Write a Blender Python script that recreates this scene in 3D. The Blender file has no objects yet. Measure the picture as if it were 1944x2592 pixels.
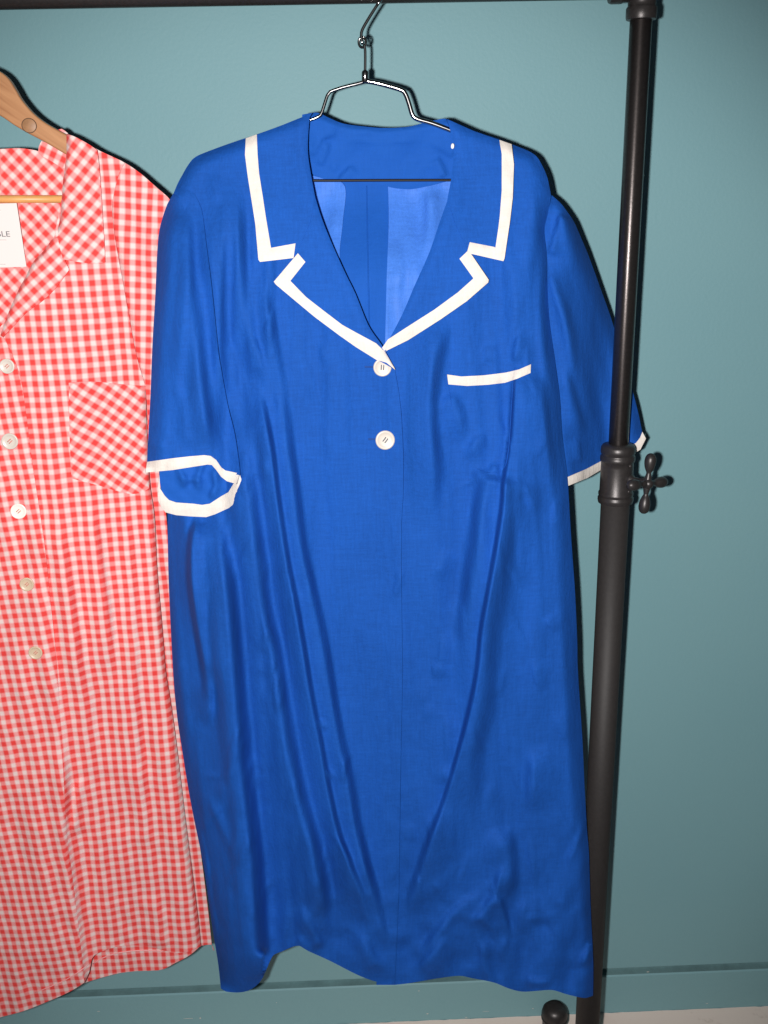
import bpy, bmesh, math, random
import numpy as np
from mathutils import Vector, Matrix
from mathutils.geometry import delaunay_2d_cdt
random.seed(4); rng = np.random.default_rng(7)
S = bpy.context.scene; C = S.collection

# ------------------------------------------------------------------ camera
F = 2520.0
def basis(p, y, r):
    cp, sp = math.cos(p), math.sin(p)
    w = np.array([-math.sin(y)*cp, math.cos(y)*cp, -sp]); ri = np.array([math.cos(y), math.sin(y), 0.])
    u = np.cross(ri, w)
    return ri*math.cos(r)+u*math.sin(r), -ri*math.sin(r)+u*math.cos(r), w
RI, UP, FW = basis(math.radians(17), math.radians(-1.5), math.radians(-1.25))
Y0 = 1.35          # plane of the rack rail
YW = 1.60          # wall
def _d(x, y): return RI*(x-972)/F - UP*(y-1296)/F + FW
_fz = _d(1100, 2581); H = -(_fz*YW/_fz[1])[2]      # floor is z = 0
def P(x, y, Y=Y0):
    d = _d(x, y); v = d*(Y/d[1]); return Vector((v[0], v[1], v[2]+H))
def PN(xy, Y):
    xy = np.asarray(xy, float)
    d = RI[None]*((xy[:, :1]-972)/F) - UP[None]*((xy[:, 1:2]-1296)/F) + FW[None]
    v = d*(np.asarray(Y)/d[:, 1])[:, None]; v[:, 2] += H; return v
def depth_px(x, y, Y=Y0): d = _d(x, y); return (Y/d[1])      # metres of optical depth
def px2m(n, x, y, Y=Y0): return n*depth_px(x, y, Y)/F

cd = bpy.data.cameras.new('camera'); cam = bpy.data.objects.new('camera', cd); C.objects.link(cam); S.camera = cam
cd.sensor_fit = 'VERTICAL'; cd.sensor_height = 36; cd.sensor_width = 27; cd.lens = 36*F/2592; cd.clip_start = .02; cd.clip_end = 50
m = Matrix.Identity(4)
for i in range(3):
    m[i][0] = RI[i]; m[i][1] = UP[i]; m[i][2] = -FW[i]
m[2][3] = H; cam.matrix_world = m

# ------------------------------------------------------------------ light: the camera's flash, just left of the lens, and a dim room
W = bpy.data.worlds.new('World'); S.world = W; W.use_nodes = True
W.node_tree.nodes['Background'].inputs[0].default_value = (.75, .9, 1, 1); W.node_tree.nodes['Background'].inputs[1].default_value = .03
ld = bpy.data.lights.new('camera_flash', 'SPOT'); lo = bpy.data.objects.new('camera_flash', ld); C.objects.link(lo)
ld.energy = 106; ld.color = (1, .985, .97); ld.shadow_soft_size = .011; ld.spot_size = math.radians(82); ld.spot_blend = .6
lm = Matrix(m); off = -RI*.052 - UP*.012
for i in range(3): lm[i][3] = off[i]
lm[2][3] += H; lo.matrix_world = lm @ Matrix.Rotation(math.radians(-.8), 4, 'X')
S.view_settings.view_transform = 'Standard'; S.view_settings.look = 'None'; S.view_settings.exposure = 0; S.view_settings.gamma = 1

# ------------------------------------------------------------------ materials
def mat(name, col, rough=.6, spec=.5, metal=0, bump=0, bscale=400, vary=0, vscale=60, sheen=0, coat=0):
    M = bpy.data.materials.new(name); M.use_nodes = True; n = M.node_tree.nodes; l = M.node_tree.links; b = n['Principled BSDF']
    b.inputs['Base Color'].default_value = (*col, 1); b.inputs['Roughness'].default_value = rough
    b.inputs['Specular IOR Level'].default_value = spec; b.inputs['Metallic'].default_value = metal
    b.inputs['Sheen Weight'].default_value = sheen; b.inputs['Coat Weight'].default_value = coat
    tc = n.new('ShaderNodeTexCoord')
    if vary:
        nz = n.new('ShaderNodeTexNoise'); nz.inputs['Scale'].default_value = vscale; nz.inputs['Detail'].default_value = 6; nz.inputs['Roughness'].default_value = .7
        l.new(tc.outputs['Object'], nz.inputs['Vector'])
        mr = n.new('ShaderNodeMapRange'); mr.inputs[1].default_value = .25; mr.inputs[2].default_value = .75; mr.inputs[3].default_value = 1-vary; mr.inputs[4].default_value = 1+vary
        l.new(nz.outputs[0], mr.inputs[0])
        hs = n.new('ShaderNodeHueSaturation'); hs.inputs['Color'].default_value = (*col, 1); l.new(mr.outputs[0], hs.inputs['Value']); l.new(hs.outputs[0], b.inputs['Base Color'])
    if bump:
        nz = n.new('ShaderNodeTexNoise'); nz.inputs['Scale'].default_value = bscale; nz.inputs['Detail'].default_value = 3
        l.new(tc.outputs['Object'], nz.inputs['Vector'])
        bp = n.new('ShaderNodeBump'); bp.inputs['Strength'].default_value = 1; bp.inputs['Distance'].default_value = bump
        l.new(nz.outputs[0], bp.inputs['Height']); l.new(bp.outputs[0], b.inputs['Normal'])
    return M

def cloth_mat(name, col, sheen=0, rough=.80, slub=.135, wr=.0012):
    """plain woven cloth: slubby thread grain, soft crumple relief"""
    M = mat(name, col, rough, .17, sheen=sheen); n = M.node_tree.nodes; l = M.node_tree.links; b = n['Principled BSDF']
    tc = n.new('ShaderNodeTexCoord')
    def nz(scale, sx=1, sz=1, det=4):
        mp = n.new('ShaderNodeMapping'); mp.inputs['Scale'].default_value = (sx, 1, sz); l.new(tc.outputs['Object'], mp.inputs[0])
        t = n.new('ShaderNodeTexNoise'); t.inputs['Scale'].default_value = scale; t.inputs['Detail'].default_value = det; t.inputs['Roughness'].default_value = .65
        l.new(mp.outputs[0], t.inputs['Vector']); return t.outputs[0]
    a = nz(340, 1, .10); c = nz(340, .10, 1); d = nz(7, 1, .5, 3); fine = nz(900, 1, 1, 2)
    ad = n.new('ShaderNodeMath'); l.new(a, ad.inputs[0]); l.new(c, ad.inputs[1])
    ad2 = n.new('ShaderNodeMath'); l.new(ad.outputs[0], ad2.inputs[0]); l.new(fine, ad2.inputs[1])
    ad3 = n.new('ShaderNodeMath'); l.new(ad2.outputs[0], ad3.inputs[0]); l.new(d, ad3.inputs[1])
    mr = n.new('ShaderNodeMapRange'); mr.inputs[1].default_value = 1.5; mr.inputs[2].default_value = 2.5; mr.inputs[3].default_value = 1-slub*1.4; mr.inputs[4].default_value = 1+slub*1.4
    l.new(ad3.outputs[0], mr.inputs[0])
    hs = n.new('ShaderNodeHueSaturation'); hs.inputs['Color'].default_value = (*col, 1); l.new(mr.outputs[0], hs.inputs['Value']); l.new(hs.outputs[0], b.inputs['Base Color'])
    w1 = nz(15, 1.6, .6, 8)
    b1 = n.new('ShaderNodeBump'); b1.inputs['Strength'].default_value = 1; b1.inputs['Distance'].default_value = wr*2.2; l.new(w1, b1.inputs['Height'])
    b2 = n.new('ShaderNodeBump'); b2.inputs['Strength'].default_value = .6; b2.inputs['Distance'].default_value = .00035; l.new(ad.outputs[0], b2.inputs['Height'])
    l.new(b1.outputs[0], b2.inputs['Normal']); l.new(b2.outputs[0], b.inputs['Normal'])
    return M

BLUE = cloth_mat('blue_dress_cloth', (.0085, .083, .390))
BLUE2 = cloth_mat('blue_facing_cloth', (.010, .094, .43), slub=.05)
LINING = cloth_mat('blue_lining_cloth', (.055, .19, .66), rough=.55)
TRIM = cloth_mat('white_trim_cloth', (.75, .68, .62), slub=.07, wr=.0016)

PER = .0141
def gingham(name, warp=.05):
    M = mat(name, (.8, .1, .1), .85, .2, sheen=.1); n = M.node_tree.nodes; l = M.node_tree.links; b = n['Principled BSDF']
    uv = n.new('ShaderNodeUVMap'); uv.uv_map = 'UVMap'
    tn = n.new('ShaderNodeTexNoise'); tn.inputs['Scale'].default_value = .28; tn.inputs['Detail'].default_value = 3; l.new(uv.outputs[0], tn.inputs['Vector'])
    sb = n.new('ShaderNodeVectorMath'); sb.operation = 'SUBTRACT'; sb.inputs[1].default_value = (.5, .5, .5); l.new(tn.outputs['Color'], sb.inputs[0])
    sc = n.new('ShaderNodeVectorMath'); sc.operation = 'SCALE'; sc.inputs['Scale'].default_value = warp*4; l.new(sb.outputs[0], sc.inputs[0])
    av = n.new('ShaderNodeVectorMath'); l.new(uv.outputs[0], av.inputs[0]); l.new(sc.outputs[0], av.inputs[1])
    sp = n.new('ShaderNodeSeparateXYZ'); l.new(av.outputs[0], sp.inputs[0])
    outs = []
    for k in (0, 1):
        mu = n.new('ShaderNodeMath'); mu.operation = 'MULTIPLY'; mu.inputs[1].default_value = 2*math.pi; l.new(sp.outputs[k], mu.inputs[0])
        si = n.new('ShaderNodeMath'); si.operation = 'SINE'; l.new(mu.outputs[0], si.inputs[0])
        ma = n.new('ShaderNodeMapRange'); ma.inputs[1].default_value = -.64; ma.inputs[2].default_value = .42; l.new(si.outputs[0], ma.inputs[0])
        outs.append(ma.outputs[0])
    # warp stripes tint a little more than weft stripes
    x1 = n.new('ShaderNodeMix'); x1.data_type = 'RGBA'; x1.inputs['A'].default_value = (.80, .62, .59, 1); x1.inputs['B'].default_value = (.83, .33, .32, 1); l.new(outs[1], x1.inputs['Factor'])
    x2 = n.new('ShaderNodeMix'); x2.data_type = 'RGBA'; x2.inputs['A'].default_value = (.84, .25, .24, 1); x2.inputs['B'].default_value = (.79, .056, .050, 1); l.new(outs[1], x2.inputs['Factor'])
    x3 = n.new('ShaderNodeMix'); x3.data_type = 'RGBA'; l.new(outs[0], x3.inputs['Factor']); l.new(x1.outputs['Result'], x3.inputs['A']); l.new(x2.outputs['Result'], x3.inputs['B'])
    l.new(x3.outputs['Result'], b.inputs['Base Color'])
    tc = n.new('ShaderNodeTexCoord'); w1 = n.new('ShaderNodeTexNoise'); w1.inputs['Scale'].default_value = 26; w1.inputs['Detail'].default_value = 5; l.new(tc.outputs['Object'], w1.inputs['Vector'])
    b1 = n.new('ShaderNodeBump'); b1.inputs['Strength'].default_value = 1; b1.inputs['Distance'].default_value = .0035; l.new(w1.outputs[0], b1.inputs['Height'])
    f = n.new('ShaderNodeTexNoise'); f.inputs['Scale'].default_value = 900; l.new(tc.outputs['Object'], f.inputs['Vector'])
    b2 = n.new('ShaderNodeBump'); b2.inputs['Strength'].default_value = .5; b2.inputs['Distance'].default_value = .0004; l.new(f.outputs[0], b2.inputs['Height']); l.new(b1.outputs[0], b2.inputs['Normal'])
    l.new(b2.outputs[0], b.inputs['Normal'])
    return M
GING = gingham('red_gingham_cloth')
STITCH = mat('pink_hem_stitching', (.9, .42, .42), .8)

METAL = mat('gunmetal_rack_paint', (.050, .044, .043), .38, .5, metal=.5, vary=.25, vscale=220, bump=.00012, bscale=900)
PIPE = mat('drawn_pipe_paint', (.125, .108, .104), .38, .5, metal=.9, vary=.2, vscale=240, bump=.0001, bscale=700)
PIPE.node_tree.nodes['Principled BSDF'].inputs['Anisotropic'].default_value = .8
_tg = PIPE.node_tree.nodes.new('ShaderNodeTangent'); _tg.direction_type = 'RADIAL'; _tg.axis = 'Z'
PIPE.node_tree.links.new(_tg.outputs[0], PIPE.node_tree.nodes['Principled BSDF'].inputs['Tangent'])
PIPE.node_tree.nodes['Principled BSDF'].inputs['Anisotropic Rotation'].default_value = .25
CHROME = mat('dark_chrome_wire', (.36, .35, .345), .17, .5, metal=1)
WIRE = mat('black_chrome_wire', (.014, .012, .014), .55, .3, metal=0)
DCH = mat('smoked_chrome_wire', (.17, .165, .165), .2, .5, metal=1)
WHITEPL = mat('white_nylon', (.9, .9, .92), .3)
BTN = mat('cream_button', (.64, .57, .50), .35, .5, vary=.05, vscale=90)
BTNS = mat('beige_button', (.62, .47, .33), .4, .5, vary=.10, vscale=160)  # browner base colour than the cream button
BTNW = mat('white_pearl_button', (.92, .86, .78), .22, .7, vary=.05, vscale=90, coat=.5)
THREAD = mat('grey_button_thread', (.12, .13, .16), .8)
THREADR = mat('red_button_thread', (.7, .25, .2), .8)
DARKTH = mat('navy_buttonhole_thread', (.008, .06, .28), .8)
PAPER = mat('card_paper', (.78, .71, .68), .8, .3)
INK = mat('grey_print', (.12, .11, .12), .8)

def wood(name):
    M = mat(name, (.5, .25, .1), .42, .4, coat=.15); n = M.node_tree.nodes; l = M.node_tree.links; b = n['Principled BSDF']
    tc = n.new('ShaderNodeTexCoord'); mp = n.new('ShaderNodeMapping'); m0 = n.new('ShaderNodeMapping'); m0.inputs['Rotation'].default_value = (0, math.radians(-36), 0); l.new(tc.outputs['Object'], m0.inputs[0]); mp.inputs['Scale'].default_value = (5, 30, 55)
    l.new(m0.outputs[0], mp.inputs[0])
    t = n.new('ShaderNodeTexNoise'); t.inputs['Scale'].default_value = 2.2; t.inputs['Detail'].default_value = 6; t.inputs['Distortion'].default_value = .6; l.new(mp.outputs[0], t.inputs['Vector'])
    r = n.new('ShaderNodeValToRGB'); r.color_ramp.elements[0].position = .3; r.color_ramp.elements[0].color = (.36, .155, .065, 1); r.color_ramp.elements[1].position = .72; r.color_ramp.elements[1].color = (.54, .27, .125, 1)
    l.new(t.outputs[0], r.inputs[0]); l.new(r.outputs[0], b.inputs['Base Color']); return M
WOOD = wood('beech_wood'); WOODD = mat('wood_bar', (.72, .36, .12), .4, .4, vary=.12, vscale=50); PLUG = mat('wood_plug', (.34, .17, .08), .5, vary=.2, vscale=120)

def wallmat():
    M = mat('teal_wall_paint', (.235, .405, .43), .55, .35); n = M.node_tree.nodes; l = M.node_tree.links; b = n['Principled BSDF']
    tc = n.new('ShaderNodeTexCoord')
    big = n.new('ShaderNodeTexNoise'); big.inputs['Scale'].default_value = 3; big.inputs['Detail'].default_value = 4; l.new(tc.outputs['Object'], big.inputs['Vector'])
    fi = n.new('ShaderNodeTexNoise'); fi.inputs['Scale'].default_value = 420; fi.inputs['Detail'].default_value = 3; l.new(tc.outputs['Object'], fi.inputs['Vector'])
    x = n.new('ShaderNodeMix'); x.data_type = 'RGBA'; x.inputs['A'].default_value = (.175, .345, .388, 1); x.inputs['B'].default_value = (.228, .405, .428, 1)
    ad = n.new('ShaderNodeMath'); ad.operation = 'MULTIPLY_ADD'; ad.inputs[1].default_value = .55; l.new(big.outputs[0], ad.inputs[0])
    m2 = n.new('ShaderNodeMath'); m2.operation = 'MULTIPLY'; m2.inputs[1].default_value = .5; l.new(fi.outputs[0], m2.inputs[0]); l.new(m2.outputs[0], ad.inputs[2])
    l.new(ad.outputs[0], x.inputs['Factor']); l.new(x.outputs['Result'], b.inputs['Base Color'])
    ro = n.new('ShaderNodeTexNoise'); ro.inputs['Scale'].default_value = 160; ro.inputs['Detail'].default_value = 4; l.new(tc.outputs['Object'], ro.inputs['Vector'])
    bp = n.new('ShaderNodeBump'); bp.inputs['Strength'].default_value = .5; bp.inputs['Distance'].default_value = .0006; l.new(ro.outputs[0], bp.inputs['Height']); l.new(bp.outputs[0], b.inputs['Normal'])
    return M
WALL = wallmat()
def floormat():
    M = mat('worn_pale_floor', (.5, .42, .37), .7, .3); n = M.node_tree.nodes; l = M.node_tree.links; b = n['Principled BSDF']
    tc = n.new('ShaderNodeTexCoord'); t = n.new('ShaderNodeTexNoise'); t.inputs['Scale'].default_value = 24; t.inputs['Detail'].default_value = 8; t.inputs['Roughness'].default_value = .7; l.new(tc.outputs['Object'], t.inputs['Vector'])
    r = n.new('ShaderNodeValToRGB'); r.color_ramp.elements[0].position = .22; r.color_ramp.elements[0].color = (.62, .46, .38, 1); r.color_ramp.elements[1].position = .42; r.color_ramp.elements[1].color = (.93, .76, .67, 1)
    l.new(t.outputs[0], r.inputs[0]); l.new(r.outputs[0], b.inputs['Base Color']); return M
FLOOR = floormat()
CHIP = mat('chipped_paint', (.62, .60, .55), .7)

# ------------------------------------------------------------------ mesh helpers
def tag(o, label=None, cat=None, group=None, kind=None):
    for k, v in (('label', label), ('category', cat), ('group', group), ('kind', kind)):
        if v: o[k] = v
    return o
def empty(name, loc, label, cat):
    o = bpy.data.objects.new(name, None); C.objects.link(o); o.location = loc; o.empty_display_size = .05; tag(o, label, cat); return o
def link(name, me, m_, parent=None, smooth=True):
    if m_: me.materials.append(m_)
    if smooth: me.polygons.foreach_set('use_smooth', [True]*len(me.polygons))
    o = bpy.data.objects.new(name, me); C.objects.link(o)
    if parent is not None:
        pl = Vector((0, 0, 0)); p = parent
        while p is not None: pl += p.location; p = p.parent
        o.parent = parent; me.transform(Matrix.Translation(-pl))
    return o
def mk(name, vs, fs, m_, parent=None, smooth=True):
    me = bpy.data.meshes.new(name); me.from_pydata([tuple(v) for v in vs], [], fs); me.update(); return link(name, me, m_, parent, smooth)

def cr(pts, step=8, closed=False):
    """Catmull-Rom resample"""
    p = np.asarray(pts, float); out = []
    n = len(p)
    for i in range(n-1):
        a = p[max(i-1, 0)]; b = p[i]; c = p[i+1]; d = p[min(i+2, n-1)]
        k = max(1, int(np.linalg.norm(c-b)/step))
        for j in range(k):
            t = j/k
            out.append(.5*((2*b)+(-a+c)*t+(2*a-5*b+4*c-d)*t*t+(-a+3*b-3*c+d)*t**3))
    out.append(p[-1]); return [tuple(q) for q in out]
def st(pts, step=8):
    out = []
    for a, b in zip(pts[:-1], pts[1:]):
        a = np.asarray(a, float); b = np.asarray(b, float); k = max(1, int(np.linalg.norm(b-a)/step))
        for j in range(k): out.append(tuple(a+(b-a)*j/k))
    out.append(tuple(pts[-1])); return out

def seg_info(xy, line):
    """distance, signed side (+ = to the viewer's right of a line drawn downwards), arclength fraction"""
    L = np.asarray(line, float); a = L[:-1]; b = L[1:]; ab = b-a; ln = np.linalg.norm(ab, axis=1); cum = np.concatenate([[0], np.cumsum(ln)])
    best = np.full(len(xy), 1e9); side = np.zeros(len(xy)); tt = np.zeros(len(xy))
    for i in range(len(a)):
        v = xy-a[i]; t = np.clip((v@ab[i])/(ln[i]**2+1e-9), 0, 1); q = a[i]+t[:, None]*ab[i]; d = np.linalg.norm(xy-q, axis=1)
        s = -(ab[i][0]*v[:, 1]-ab[i][1]*v[:, 0])/(ln[i]+1e-9)
        mk_ = d < best-1e-9; best[mk_] = d[mk_]; side[mk_] = s[mk_]; tt[mk_] = (cum[i]+t[mk_]*ln[i])/cum[-1]
    return best, side, tt
def sm(t): t = np.clip(t, 0, 1); return t*t*(3-2*t)
def taper(t, a, b):
    r = np.ones_like(t)
    if a > 0: r = r*sm(t/a)
    if b > 0: r = r*sm((1-t)/b)
    return r
def fold_sum(xy, folds, fk=1):
    """sum of fold reliefs, metres towards the viewer"""
    z = np.zeros(len(xy))
    for f in folds:
        kind, pts, h = f[0], f[1], f[2]*((2.35 if f[3] > 10 else 1.75) if f[0] != 'r' else 1.15)*fk
        d, s, t = seg_info(xy, cr(pts, 25) if len(pts) > 2 else pts)
        d = np.where((t <= 0) | (t >= 1), d, np.abs(s)); sg = np.where(s < 0, -d, d)
        if kind == 'r':       # asymmetric ridge: wl, wr, t0, t1
            wl, wr, t0, t1 = f[3:7]
            z += h*np.where(sg < 0, np.exp(-(sg/wl)**2), np.exp(-(sg/wr)**2))*taper(t, t0, t1)
        else:                 # step: high on viewer's left (k 'L') or right ('R'); w steep width, W decay width
            w, Wd, t0, t1 = f[3:7]; Wd *= 1.25
            q = -sg if kind == 'L' else sg
            z += h*sm(.5+q/(3.0*w))*np.exp(-(sg/Wd)**2)*taper(t, t0, t1)
    return z
def swell(xy, amp, lx, ly, seed, n=7):
    r = np.random.default_rng(seed); z = np.zeros(len(xy))
    for i in range(n):
        kx = 2*math.pi/(lx*r.uniform(.6, 1.7))*(1 if r.random() < .5 else -1); ky = 2*math.pi/(ly*r.uniform(.6, 1.8))
        z += np.sin(kx*xy[:, 0]+ky*xy[:, 1]+r.uniform(0, 6.28))*r.uniform(.5, 1)
    return z*amp/math.sqrt(n)
def crumple(xy, amp, L, seed):
    """ridged wrinkles"""
    a = swell(xy, 1, L, L, seed); b = swell(xy, 1, L*.6, L*.8, seed+1)
    return amp*(1-np.abs(a))*.6+amp*.4*(1-np.abs(b))
def edge_round(xy, line, w, depth):
    d, s, t = seg_info(xy, line); u = np.clip(1-d/w, 0, 1); return depth*u*u

def uv_of(vs, rot=0, off=(0, 0), per=PER, shear=0):
    c, s = math.cos(rot), math.sin(rot); x = vs[:, 0]; z = vs[:, 2]
    return np.stack([((x+shear*z)*c+z*s)/per+off[0], (-x*s+z*c)/per+off[1]], 1)

def crisp(o):
    me = o.data; cnt = {}
    for p in me.polygons:
        for k in p.edge_keys: cnt[k] = cnt.get(k, 0)+1
    sh = [cnt.get(tuple(sorted(e.vertices)), 0) < 2 for e in me.edges]
    me.edges.foreach_set('use_edge_sharp', sh); me.update()
def vnoise(u, v, seed):
    g = np.random.default_rng(seed).uniform(-1, 1, (256, 256)); iu = np.floor(u).astype(int); iv = np.floor(v).astype(int); fu = u-iu; fv = v-iv
    fu = fu*fu*fu*(fu*(fu*6-15)+10); fv = fv*fv*fv*(fv*(fv*6-15)+10); a = g[iu % 256, iv % 256]; b = g[(iu+1) % 256, iv % 256]; c = g[iu % 256, (iv+1) % 256]; d = g[(iu+1) % 256, (iv+1) % 256]
    return (a*(1-fu)+b*fu)*(1-fv)+(c*(1-fu)+d*fu)*fv
def sheet(name, outline, dfn, m_, parent=None, step=9, refine=(), thick=.0011, uv=None, back=False):
    """cloth panel: closed outline (pixels of the traced pattern) filled with a fine mesh and laid on depth function dfn"""
    ol = []
    for p in outline:
        if not ol or (abs(p[0]-ol[-1][0])+abs(p[1]-ol[-1][1])) > 1.0: ol.append((float(p[0]), float(p[1])))
    if abs(ol[0][0]-ol[-1][0])+abs(ol[0][1]-ol[-1][1]) < 1.5: ol.pop()
    L = np.array(ol); x0, y0 = L.min(0); x1, y1 = L.max(0)
    gx, gy = [], []
    r = 0; y = y0+step*.6
    while y < y1:
        xs = np.arange(x0+(step*.5 if r % 2 else 0)+.3, x1, step); gx.append(xs); gy.append(np.full(len(xs), y)); y += step*.87; r += 1
    G = np.stack([np.concatenate(gx), np.concatenate(gy)], 1)
    # inside test
    ins = np.zeros(len(G), bool); a = L; b = np.roll(L, -1, 0)
    for p, q in zip(a, b):
        c = ((p[1] > G[:, 1]) != (q[1] > G[:, 1]))
        if c.any(): ins ^= c & (G[:, 0] < (q[0]-p[0])*(G[:, 1]-p[1])/((q[1]-p[1]) if q[1] != p[1] else 1e-9)+p[0])
    G = G[ins]; d = np.full(len(G), 1e9)
    for p, q in zip(a, b):
        v = q-p; t = np.clip(((G-p)@v)/(v@v+1e-9), 0, 1); dd = np.linalg.norm(G-(p+t[:, None]*v), axis=1); d = np.minimum(d, dd)
    G = G[d > step*.45]
    if len(refine):
        ext = []
        for ln in refine:
            q = np.array(cr(ln, 6)); dd, _, _ = seg_info(G, q[::2] if len(q) > 8 else q); G = G[dd > 14]
            if ext:
                E_ = np.concatenate(ext); de, _, _ = seg_info(E_, q); ext = [E_[de > 3]]
            t_ = np.gradient(q, axis=0); t_ /= np.linalg.norm(t_, axis=1)[:, None]+1e-9; nn_ = np.stack([t_[:, 1], -t_[:, 0]], 1)
            for o_ in (-11.5, -8, -5, -2.4, 0, 2.4, 5, 8, 11.5): ext.append(q+nn_*o_)
        E_ = np.concatenate(ext); ins = np.zeros(len(E_), bool); d = np.full(len(E_), 1e9)
        for p, q in zip(a, b):
            c = ((p[1] > E_[:, 1]) != (q[1] > E_[:, 1]))
            if c.any(): ins ^= c & (E_[:, 0] < (q[0]-p[0])*(E_[:, 1]-p[1])/((q[1]-p[1]) if q[1] != p[1] else 1e-9)+p[0])
            v = q-p; t = np.clip(((E_-p)@v)/(v@v+1e-9), 0, 1); d = np.minimum(d, np.linalg.norm(E_-(p+t[:, None]*v), axis=1))
        E_ = E_[ins & (d > 3)]; G = np.concatenate([G, E_])
    V = [Vector(p) for p in L]+[Vector(p) for p in G]; n = len(L)
    res = delaunay_2d_cdt(V, [(i, (i+1) % n) for i in range(n)], [list(range(n))], 1, 1e-4)
    xy = np.array([(v[0], v[1]) for v in res[0]]); Y = dfn(xy); vs = PN(xy, Y)
    fs = [tuple(f) for f in res[2]]
    # face the camera
    f0 = fs[len(fs)//2]; nn = np.cross(vs[f0[1]]-vs[f0[0]], vs[f0[2]]-vs[f0[0]])
    if nn[1] > 0: fs = [f[::-1] for f in fs]
    me = bpy.data.meshes.new(name); me.from_pydata(vs.tolist(), [], fs); me.update()
    if uv is not None:
        U = uv_of(vs, **uv); lay = me.uv_layers.new(name='UVMap'); li = np.empty(len(me.loops), int); me.loops.foreach_get('vertex_index', li); lay.data.foreach_set('uv', U[li].ravel())
    o = link(name, me, m_, parent)
    if thick:
        so = o.modifiers.new('thickness', 'SOLIDIFY'); so.thickness = thick; so.offset = -1; crisp(o)
    return o

def ribbon(name, outer, inner, dfn, m_, parent=None, lift=.0018, per_=10, n=4, thick=.0012, uv=None):
    """tape between two matched edges"""
    O, I = [], []
    for k in range(len(outer)-1):
        a, b, c, d = map(lambda q: np.array(q, float), (outer[k], outer[k+1], inner[k], inner[k+1]))
        q = max(1, int(max(np.linalg.norm(b-a), np.linalg.norm(d-c))/per_))
        for j in range(q): O.append(a+(b-a)*j/q); I.append(c+(d-c)*j/q)
    O.append(np.array(outer[-1], float)); I.append(np.array(inner[-1], float))
    O, I = np.array(O), np.array(I); rows = []
    for j in range(n+1):
        t = j/n; xy = O+(I-O)*t; Y = dfn(xy)-lift-.0009*math.sin(math.pi*t)-.0012*vnoise(xy[:, 0]/17+xy[:, 1]/23, xy[:, 1]/19-xy[:, 0]/29, 44)*(per_ > 5); rows.append(PN(xy, Y))
    V = np.concatenate(rows); N = len(O); fs = []
    for j in range(n):
        for i in range(N-1): fs.append((j*N+i, j*N+i+1, (j+1)*N+i+1, (j+1)*N+i))
    f0 = fs[0]; nn = np.cross(V[f0[1]]-V[f0[0]], V[f0[3]]-V[f0[0]])
    if nn[1] > 0: fs = [f[::-1] for f in fs]
    me = bpy.data.meshes.new(name); me.from_pydata(V.tolist(), [], fs); me.update()
    if uv is not None:
        U = uv_of(V, **uv); lay = me.uv_layers.new(name='UVMap'); li = np.empty(len(me.loops), int); me.loops.foreach_get('vertex_index', li); lay.data.foreach_set('uv', U[li].ravel())
    o = link(name, me, m_, parent); so = o.modifiers.new('thickness', 'SOLIDIFY'); so.thickness = thick; so.offset = -1; crisp(o)
    return o

def tube(name, pts, r, m_, parent=None, n=12, caps=True, flat=None):
    pts = [Vector(p) for p in pts]; N = len(pts); rs = r if hasattr(r, '__len__') else [r]*N
    vs, fs = [], []; prev = None
    for i, p in enumerate(pts):
        t = (pts[min(i+1, N-1)]-pts[max(i-1, 0)]).normalized()
        if prev is None:
            a = Vector((0, 1, 0)) if abs(t.y) < .9 else Vector((1, 0, 0)); u = t.cross(a).normalized()
        else: u = (prev-t*prev.dot(t)).normalized()
        prev = u; v = t.cross(u)
        for k in range(n):
            an = 2*math.pi*k/n; vs.append(p+u*math.cos(an)*rs[i]+v*math.sin(an)*rs[i])
    for i in range(N-1):
        for k in range(n): fs.append((i*n+k, i*n+(k+1) % n, (i+1)*n+(k+1) % n, (i+1)*n+k))
    if caps: fs.append(tuple(range(n))[::-1]); fs.append(tuple((N-1)*n+k for k in range(n)))
    return mk(name, vs, fs, m_, parent)
def lathe(name, prof, base, axis, m_, parent=None, n=40, auto=True):
    """prof: (radius, height along axis)"""
    base = Vector(base); ax = Vector(axis).normalized(); a = Vector((0, 1, 0)) if abs(ax.y) < .9 else Vector((1, 0, 0)); u = ax.cross(a).normalized(); v = ax.cross(u)
    vs, fs = [], []
    for r, h in prof:
        for k in range(n):
            an = 2*math.pi*k/n; vs.append(base+ax*h+(u*math.cos(an)+v*math.sin(an))*max(r, 1e-5))
    for i in range(len(prof)-1):
        for k in range(n): fs.append((i*n+k, (i+1)*n+k, (i+1)*n+(k+1) % n, i*n+(k+1) % n))
    fs.append(tuple(range(n))); fs.append(tuple((len(prof)-1)*n+k for k in range(n))[::-1])
    me = bpy.data.meshes.new(name); me.from_pydata([tuple(q) for q in vs], [], fs); me.update()
    bm = bmesh.new(); bm.from_mesh(me); bmesh.ops.recalc_face_normals(bm, faces=bm.faces); bm.to_mesh(me); bm.free()
    o = link(name, me, m_, parent)
    md = o.modifiers.new('edges', 'EDGE_SPLIT'); md.split_angle = math.radians(50)
    return o
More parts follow.
